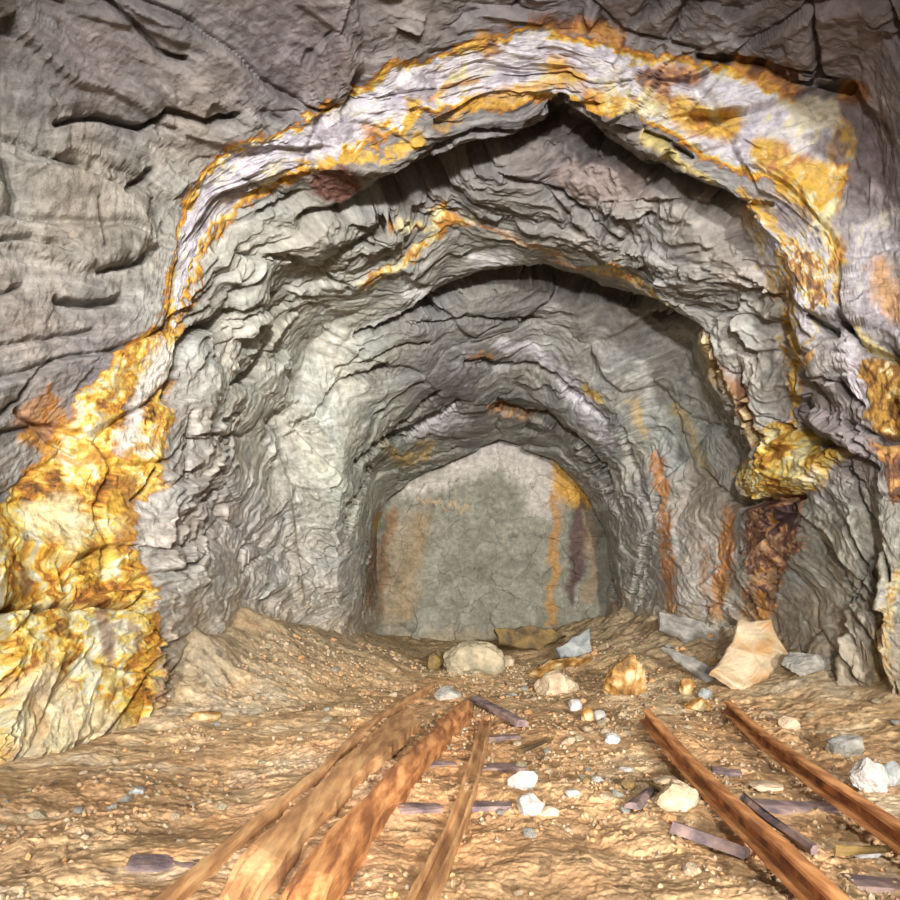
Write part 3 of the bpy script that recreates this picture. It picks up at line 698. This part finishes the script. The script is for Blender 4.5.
def timber(pix, w, t, mat, label, seed=1, name='timber_sleeper', cat='sleeper', lift=-.012):
    rr = random.Random(seed)
    prof = [(-w/2,-t),(-w/2,.0),(-w/2+.008,.008),(w/2-.008,.008),(w/2,.0),(w/2,-t)]
    o = rail_mesh(name, line3(pix), prof, mat, lift=lift + .013, wob=.004, step=.04, ragged=.06, seed=seed)
    return tag(o, label, cat)
timber([(397,808),(440,806)], .05, .05, M['wood_grey'], 'dusty grey sleeper end between the broad beam and the grooved rail, nearer one', 1)
timber([(470,808),(512,807)], .06, .05, M['wood_grey'], 'grey sleeper stub right of the grooved rail, beside the white quartz stone', 2)
timber([(424,766),(456,765)], .05, .05, M['wood_grey'], 'faint grey sleeper between beam and grooved rail, further back of the two', 3)
timber([(476,768),(524,766)], .07, .05, M['wood_grey'], 'grey sleeper end right of the grooved rail, behind the flat white stone', 4)
timber([(486,739),(520,737)], .06, .05, M['wood_grey'], 'short sleeper stub in front of the dark iron bar', 5)
timber([(752,806),(800,809),(838,806)], .05, .05, M['wood_grey'], 'dusty sleeper lying between the two long orange rails', 6)
timber([(712,772),(742,774)], .05, .05, M['wood_grey'], 'short grey sleeper end lying beside the far part of the long middle rail', 9)
timber([(128,864),(165,858),(200,860)], .06, .04, M['wood_grey'], 'grey slab of wood flush with the sand at the open left floor', 7)
timber([(848,884),(905,888)], .07, .05, M['wood_grey'], 'dark sleeper end in the corner beyond the long rail ends', 8)
o = timber([(673,834),(710,850),(747,862)], .032, .015, M['wood_grey'], 'loose purple-grey splinter of wood lying left of the long middle rail', 11, 'wood_splinter', 'wood splinter', .012)
o = timber([(742,806),(775,833),(815,862)], .016, .012, M['wood_grey'], 'thin dark lath resting along the right side of the long middle rail', 12, 'wood_lath', 'lath', .015)
o = timber([(474,706),(495,716),(522,732)], .055, .02, M['wood_grey'], 'grey-violet iron bar lying across the head of the grooved rail', 13, 'iron_bar', 'bar', .03)
o = timber([(520,757),(535,752),(552,744)], .02, .01, M['brownstone'], 'short brown stick beside the sleeper behind the flat white stone', 14, 'wood_stick', 'stick', .01)
o = timber([(834,862),(860,861),(890,860)], .008, .006, M['brownstone'], 'thin dark stick lying before the small white chips', 15, 'thin_stick', 'stick', .012)
o = timber([(650,795),(664,802)], .012, .008, M['brownstone'], 'tiny dark twig left of the pale flat slab', 16, 'thin_stick', 'stick', .012)
o = timber([(632,814),(640,806),(648,798)], .035, .012, M['wood_grey'], 'pale violet-grey chip of wood lying in open gravel before the flat slab', 17, 'wood_chip', 'wood chip', .01)

# ------------------------------------------------------------------ stones
import bmesh
from mathutils.noise import noise as mnoise
def stone(name, loc, size, mat, label=None, cat='stone', seed=1, cuts=14, lo=.62, hi=.95, rot=0.0, sink=.2, group=None, sub=5, tilt=(0, 0), rug=1.0):
    rr = random.Random(seed)
    bm = bmesh.new(); bmesh.ops.create_icosphere(bm, subdivisions=sub, radius=1)
    pl = []
    for _ in range(cuts):
        n = Vector((rr.gauss(0, 1), rr.gauss(0, 1), rr.gauss(0, 1))).normalized(); pl.append((n, rr.uniform(lo, hi)))
    for v_ in bm.verts:
        p = v_.co.copy()
        for n, d in pl:
            e = p.dot(n) - d
            if e > 0: p -= n * e
        q_ = p + Vector((seed * 3.1, 0, 0)); s = 1 + rug * (.10 * mnoise(q_ * 1.7) + .07 * mnoise(q_ * 4.1) + .04 * mnoise(q_ * 9))
        v_.co = Vector((p.x * size[0] / 2 * s, p.y * size[1] / 2 * s, p.z * size[2] / 2 * s))
    me = bpy.data.meshes.new(name); bm.to_mesh(me); bm.free(); me.materials.append(mat)
    o = bpy.data.objects.new(name, me); bpy.context.scene.collection.objects.link(o)
    o.location = (loc[0], loc[1], loc[2] + size[2] * (.5 - sink)); o.rotation_euler = (tilt[0], tilt[1], rot)
    return tag(o, label, cat, group)
def stone_px(name, cx, cy, w, h, mat, label, depth=None, **k):
    """stone seen w x h pixels large with its middle at cx, cy"""
    sink = k.get('sink', .2)
    p = at(cx, cy + h * .42); s = p.y / F
    W_ = w * s; H_ = h * s * 1.0
    return stone(name, p + Vector((0, W_ * .3, 0)), (W_ * 1.08, (depth or W_ * .75), H_ / (1 - sink) * 1.0), mat, label, **k)
stone_px('boulder', 475, 662, 58, 34, M['boulder'], 'rounded tan boulder lying where the broad beam ends', cat='boulder', seed=4, cuts=5, lo=.8, hi=.97)
stone_px('ochre_rock', 627, 679, 42, 40, M['ochre'], 'bright yellow and white ochre rock alone on the sandy slope', cat='rock', seed=9, cuts=10, rug=1.5)
stone_px('quartz_stone', 525, 783, 32, 18, M['white'], 'flat white quartz stone, further of the two beside the grooved rail', seed=11, cuts=12)
stone_px('quartz_stone', 531, 810, 32, 22, M['white'], 'chunky white quartz stone nearest the sleeper stub by the grooved rail', seed=12, cuts=12, rot=.5)
stone_px('quartz_stone', 551, 814, 22, 10, M['tan'], 'pale flat flake touching the chunky white quartz stone', seed=13)
stone_px('quartz_stone', 877, 779, 34, 34, M['white'], 'big white quartz rock standing beyond the rail nearest the right wall', cat='rock', seed=14, cuts=13)
stone_px('quartz_stone', 898, 776, 22, 26, M['bluestone'], 'pale grey stone cut by the frame beside the big white quartz rock', seed=15)
stone_px('quartz_stone', 576, 706, 14, 12, M['white'], 'small white stone on the slope in front of the ochre rock', seed=16)
stone_px('orange_stone', 588, 716, 13, 14, M['ochre'], 'small orange stone next to a tiny white one below the ochre rock', seed=17)
stone_px('dark_stone', 600, 716, 12, 11, M['greystone'], 'small dark grey stone right of the small orange one', seed=18)
stone_px('quartz_stone', 613, 740, 16, 11, M['white'], 'small white chip left of the far end of the long middle rail', seed=19)
stone_px('quartz_stone', 628, 771, 16, 7, M['white'], 'small flat white chip left of the long middle rail, halfway along', seed=20)
stone_px('quartz_stone', 668, 783, 26, 9, M['tan'], 'pale cream flat chip touching the left side of the long middle rail', seed=21)
stone_px('quartz_stone', 574, 794, 14, 8, M['white'], 'small white flake right of the two white quartz stones', seed=22)
stone_px('quartz_stone', 682, 799, 52, 24, M['tan'], 'broad pale yellowish slab lying flat close to the long middle rail', cat='slab', seed=23, depth=.16, sink=.55)
stone_px('ochre_stone', 688, 688, 16, 16, M['ochre'], 'yellow ochre stone left of the small pale blue chip', seed=24)
stone_px('ochre_stone', 700, 706, 24, 15, M['ochre'], 'orange ochre lump right at the foot of the leaning slab', seed=25)
stone_px('pale_stone', 707, 694, 13, 12, M['bluestone'], 'pale blue-white chip above the orange ochre lump', seed=26)
stone_px('dark_stone', 630, 785, 14, 12, M['brownstone'], 'rust-brown pebble left of the cream flat chip', seed=27)
stone_px('dark_stone', 588, 781, 9, 7, M['brownstone'], 'tiny dark brown pebble in the open gravel between the tracks', seed=28)
stone_px('flat_stone', 200, 718, 34, 9, M['ochre'], 'thin yellowish stone on the sand below the left muck pile', seed=29)
stone_px('quartz_stone', 135, 793, 14, 11, M['bluestone'], 'small pale grey stone alone on the sandy left floor', seed=30)
stone_px('grey_rock', 813, 665, 42, 26, M['greystone'], 'blue-grey rock against the foot of the right wall, left of the rounded one', cat='rock', seed=31)
stone_px('grey_rock', 845, 664, 24, 22, M['bluestone'], 'pale rounded rock at the foot of the right wall', cat='rock', seed=32, cuts=6)
stone_px('tan_rock', 562, 685, 46, 22, M['tan'], 'low tan rock half buried on the slope right of the boulder', cat='rock', seed=33, sink=.4)
stone_px('tan_rock', 447, 695, 26, 14, M['greystone'], 'low grey rock left of the far end of the broad beam', cat='rock', seed=34, sink=.35)
stone_px('grey_rock', 434, 662, 22, 22, M['brownstone'], 'rough brown rock beside the boulder, toward the left pile', cat='rock', seed=35)
stone_px('pink_stone', 509, 662, 12, 12, M['tan'], 'small pinkish stone at the right tip of the boulder', seed=36)
stone_px('grey_rock', 855, 750, 40, 22, M['greystone'], 'grey rubble block behind the big white quartz rock', cat='rock', seed=37)
stone_px('tan_rock', 793, 724, 20, 16, M['tan'], 'cream stone on the rubble slope beyond the rails', seed=38)
stone_px('quartz_stone', 870, 856, 34, 10, M['white'], 'thin white chip lying behind the dark stick near the rail end', seed=39)
stone_px('quartz_stone', 770, 789, 34, 9, M['tan'], 'pale yellow flat chip between the two long orange rails', seed=40)

def slab(name, pix, base, lean, thick, mat, label, yaw=0.0, seed=1, cat='rock'):
    """a flat block standing through the floor point seen at base; lean 0 stands upright, bigger lies back"""
    p0 = at(*base); n = Vector((math.sin(yaw), -math.cos(lean) * math.cos(yaw), math.sin(lean))).normalized()
    org = Vector((0, 0, CAMZ)); rr = random.Random(seed); pts = []
    dense = []
    for (a, b), (c, d) in zip(pix, pix[1:] + pix[:1]):
        L = math.hypot(c - a, d - b); k = max(1, int(L / 6))
        for i in range(k):
            t = i / k; dense.append((a + (c - a) * t + rr.uniform(-1.6, 1.6), b + (d - b) * t + rr.uniform(-1.6, 1.6)))
    for (x, y) in dense:
        r = Vector(((x - HX) / F, 1, (HY - y) / F)); t = (p0 - org).dot(n) / r.dot(n); pts.append(org + r * t)
    cen = sum(pts, Vector()) / len(pts); bm = bmesh.new(); rings = []
    def bumpy(q): return .030 * mnoise(q * 3.5 + Vector((seed, 0, 0))) + .014 * mnoise(q * 11) + .006 * mnoise(q * 30)
    for s, dn in ((.01, 0), (.12, 0), (.25, 0), (.38, 0), (.5, .0), (.62, .0), (.74, .0), (.86, .0), (.95, -.003), (1.0, -.012), (1.01, -thick * .6), (.9, -thick)):
        rings.append([bm.verts.new(cen + (p - cen) * s + n * (dn + bumpy(cen + (p - cen) * s)) - cen) for p in pts])
    m = len(pts)
    for a, b in zip(rings[:-1], rings[1:]):
        for i in range(m): bm.faces.new((a[i], a[(i+1) % m], b[(i+1) % m], b[i]))
    bm.faces.new(rings[0][::-1]); bm.faces.new(rings[-1])
    bmesh.ops.recalc_face_normals(bm, faces=bm.faces)
    me = bpy.data.meshes.new(name); bm.to_mesh(me); bm.free(); me.materials.append(mat)
    o = bpy.data.objects.new(name, me); bpy.context.scene.collection.objects.link(o); o.location = cen
    return tag(o, label, cat)
slab('flat_rock', [(737,618),(771,620),(780,640),(795,655),(770,672),(743,690),(712,668),(722,655),(733,640)], (750,690), .8, .07, M['streaked'],
     'big tan rock slab with ochre streaks leaning on the right wall foot', seed=2)
slab('flat_rock', [(660,612),(690,618),(718,626),(722,640),(690,638),(660,628)], (690,645), .7, .07, M['greystone'], 'grey flat slab lying at the crest of the sandy slope', seed=3)
slab('wedge_rock', [(495,630),(538,625),(566,634),(540,650),(500,645)], (525,655), .3, .15, M['brownstone'], 'dark brown wedge of rock at the foot of the end wall behind the boulder', seed=4)
slab('flat_rock', [(556,646),(590,628),(594,655),(560,656)], (575,660), .5, .1, M['bluestone'], 'blue-grey block right of the dark brown wedge', seed=5)
slab('flat_rock', [(528,670),(550,658),(592,655),(560,664),(545,678)], (545,680), .9, .06, M['ochre'], 'ochre-edged flat stone in front of the blue-grey block', seed=6)
slab('flat_rock', [(662,648),(700,660),(722,672),(712,684),(690,668)], (700,684), .9, .04, M['greystone'], 'narrow grey splinter slab between ochre stones and the leaning slab', seed=7)

# loose stone chips: a few built, then copied
protos = []
for k in range(6):
    o = stone('stone_chip', (0, 0, 0), (1, .8, .55), M[['tan', 'greystone', 'tan', 'boulder', 'white', 'wood_rust'][k]], None, seed=60 + k, sub=2, cuts=12)
    protos.append(o)
rr = random.Random(77); cnt = 0; used = [0] * 6
zones = [('small stone chip scattered on the rubble slope below the right wall', 'chips on the right slope', (1.0, 2.1), (2.6, 5.2), 45),
         ('small stone chip scattered over the left muck pile and its foot', 'chips on the left pile', (-1.5, -.3), (2.8, 5.2), 40),
         ('small stone chip lying in the gravel between the tracks', 'chips between the tracks', (0.05, .75), (1.3, 4.2), 55),
         ('small stone chip on the sandy floor left of the tracks', 'chips on the sandy floor', (-1.3, -.6), (1.4, 2.7), 22)]
def track_x(pix):
    q = line3(pix); return lambda y: float(np.interp(y, [p.y for p in q], [p.x for p in q]))
TRACKS = [track_x(p) for p in ([(850,940),(785,872),(735,823),(690,775),(646,722)], [(1020,940),(905,852),(820,790),(765,748),(727,712)], [(415,920),(448,850),(467,800),(486,724)],
                               [(340,900),(372,803),(442,728),(468,700)], [(235,890),(311,803),(365,758),(413,705)], [(110,960),(255,832),(372,727),(432,688)])]
def dup(src, loc, sc, rz, label, group):
    c = src.copy(); bpy.context.scene.collection.objects.link(c)
    c.location = loc; c.scale = (sc, sc, sc); c.rotation_euler = (rr.uniform(-.4, .4), rr.uniform(-.4, .4), rz)
    return tag(c, label, 'stone', group)
for lab, grp, xr, yr, n in zones:
    for _ in range(n):
        k = rr.choices(range(6), [4, 4, 4, 3, .3, 3])[0]
        x, y = rr.uniform(*xr), rr.uniform(*yr)
        while any(abs(x - f(y)) < .09 for f in TRACKS): x, y = rr.uniform(*xr), rr.uniform(*yr)
        s = rr.uniform(.018, .05) * (1 if y < 2.5 else 1.5)
        dup(protos[k], (x, y, fh(x, y) + s * .15), s, rr.uniform(0, 6), lab, grp)
for o in protos: bpy.data.objects.remove(o)
# uncountable gravel
tri = []
ico = bmesh.new(); bmesh.ops.create_icosphere(ico, subdivisions=1, radius=1)
iv = np.array([v_.co for v_ in ico.verts]); ifc = np.array([[v_.index for v_ in f.verts] for f in ico.faces]); ico.free()
rs = np.random.RandomState(5); n = 9000
gy = 1.0 + 4.2 * rs.rand(n) ** 1.5; gxx = rs.uniform(-1, 1, n) * np.minimum(.75 * gy + .1, np.interp(gy, [1, 3, 4, 5.2], [1.7, 1.3, 1.3, 1.0])) + .15
sz = rs.uniform(.002, .007, n) * (.8 + .3 * gy)
dens = fbm(gxx * 1.6, gy * 1.6, 745, 3) + .25 * (gxx > 0) + rs.uniform(-.3, .3, n); keep = dens > 0.0
gxx, gy, sz = gxx[keep], gy[keep], sz[keep]; n = len(gy)
gz_ = floor_h(gxx, gy) + sz * .3
vv = iv[None] * (1 + .35 * (rs.rand(n, len(iv), 1) - .5)) * (sz[:, None] * rs.uniform(.6, 1.2, (n, 3)))[:, None, :]
vv = vv + np.stack([gxx, gy, gz_], -1)[:, None, :]
ff = ifc[None] + (np.arange(n) * len(iv))[:, None, None]
pc = np.array([lin(c) for c in [(184,158,122), (172,146,112), (160,140,116), (176,160,134), (150,118,88), (196,150,104)]])[rs.randint(0, 6, n)]
gr = link_mesh('gravel', vv.reshape(-1, 3), ff.reshape(-1, 3), M['floor'], np.repeat(pc, len(iv), 0), smooth=False)
tag(gr, 'fine tan and grey gravel strewn over the mine floor', 'gravel', kind='stuff')

# ------------------------------------------------------------------ light: unseen work lamps behind the camera, plus an added fill lamp and sun
def lamp(name, kind, loc, target, energy, color=(1, 1, 1), size=.5):
    l = bpy.data.lights.new(name, kind); l.energy = energy; l.color = color
    if kind == 'AREA': l.shape = 'DISK'; l.size = size
    elif kind in ('POINT', 'SPOT'): l.shadow_soft_size = size
    o = bpy.data.objects.new(name, l); bpy.context.scene.collection.objects.link(o)
    o.location = loc; o.rotation_euler = (Vector(target) - Vector(loc)).to_track_quat('-Z', 'Y').to_euler()
    return o
for loc, aim, en, co in (((1.3, -5.0, 1.7), (-.3, 6.5, 1.0), 4100, (1, .98, .95)), ((-1.2, -5.0, .9), (.4, 6.5, 1.2), 2900, (1, .97, .97))):
    o = lamp('unseen_lamp', 'SPOT', loc, aim, en, co, .2); o.data.spot_size = math.radians(44); o.data.spot_blend = 1.0
lamp('unseen_lamp', 'AREA', (.5, -.6, 2.2), (.2, 2.2, .2), 62, (1, .95, .9), .4)  # added fill lamp, out of view, lifts the near floor from above
l = bpy.data.lights.new('fill_sun', 'SUN'); l.energy = .7; l.angle = math.radians(14); l.color = (1, .97, .92)  # added sun without falloff, evens the light down the tunnel
o = bpy.data.objects.new('fill_sun', l); bpy.context.scene.collection.objects.link(o)
o.rotation_euler = Vector((-.14, 1, -.03)).to_track_quat('-Z', 'Y').to_euler()
w = bpy.data.worlds.new('world'); bpy.context.scene.world = w; w.use_nodes = True
w.node_tree.nodes['Background'].inputs[0].default_value = (.95, .97, 1, 1); w.node_tree.nodes['Background'].inputs[1].default_value = 0.8

# ------------------------------------------------------------------ camera
cd = bpy.data.cameras.new('camera'); cam = bpy.data.objects.new('camera', cd); bpy.context.scene.collection.objects.link(cam)
cam.location = (0, 0, CAMZ); cam.rotation_euler = (math.radians(90), 0, 0)
cd.sensor_width = 36; cd.lens = F / 900 * 36; cd.shift_y = (HY - 450) / 900; cd.shift_x = 0; cd.clip_start = .05
sc = bpy.context.scene; sc.camera = cam
sc.view_settings.view_transform = 'Standard'; sc.view_settings.look = 'None'; sc.view_settings.gamma = 1; sc.view_settings.use_curve_mapping = False
sc.view_settings.exposure = -0.1
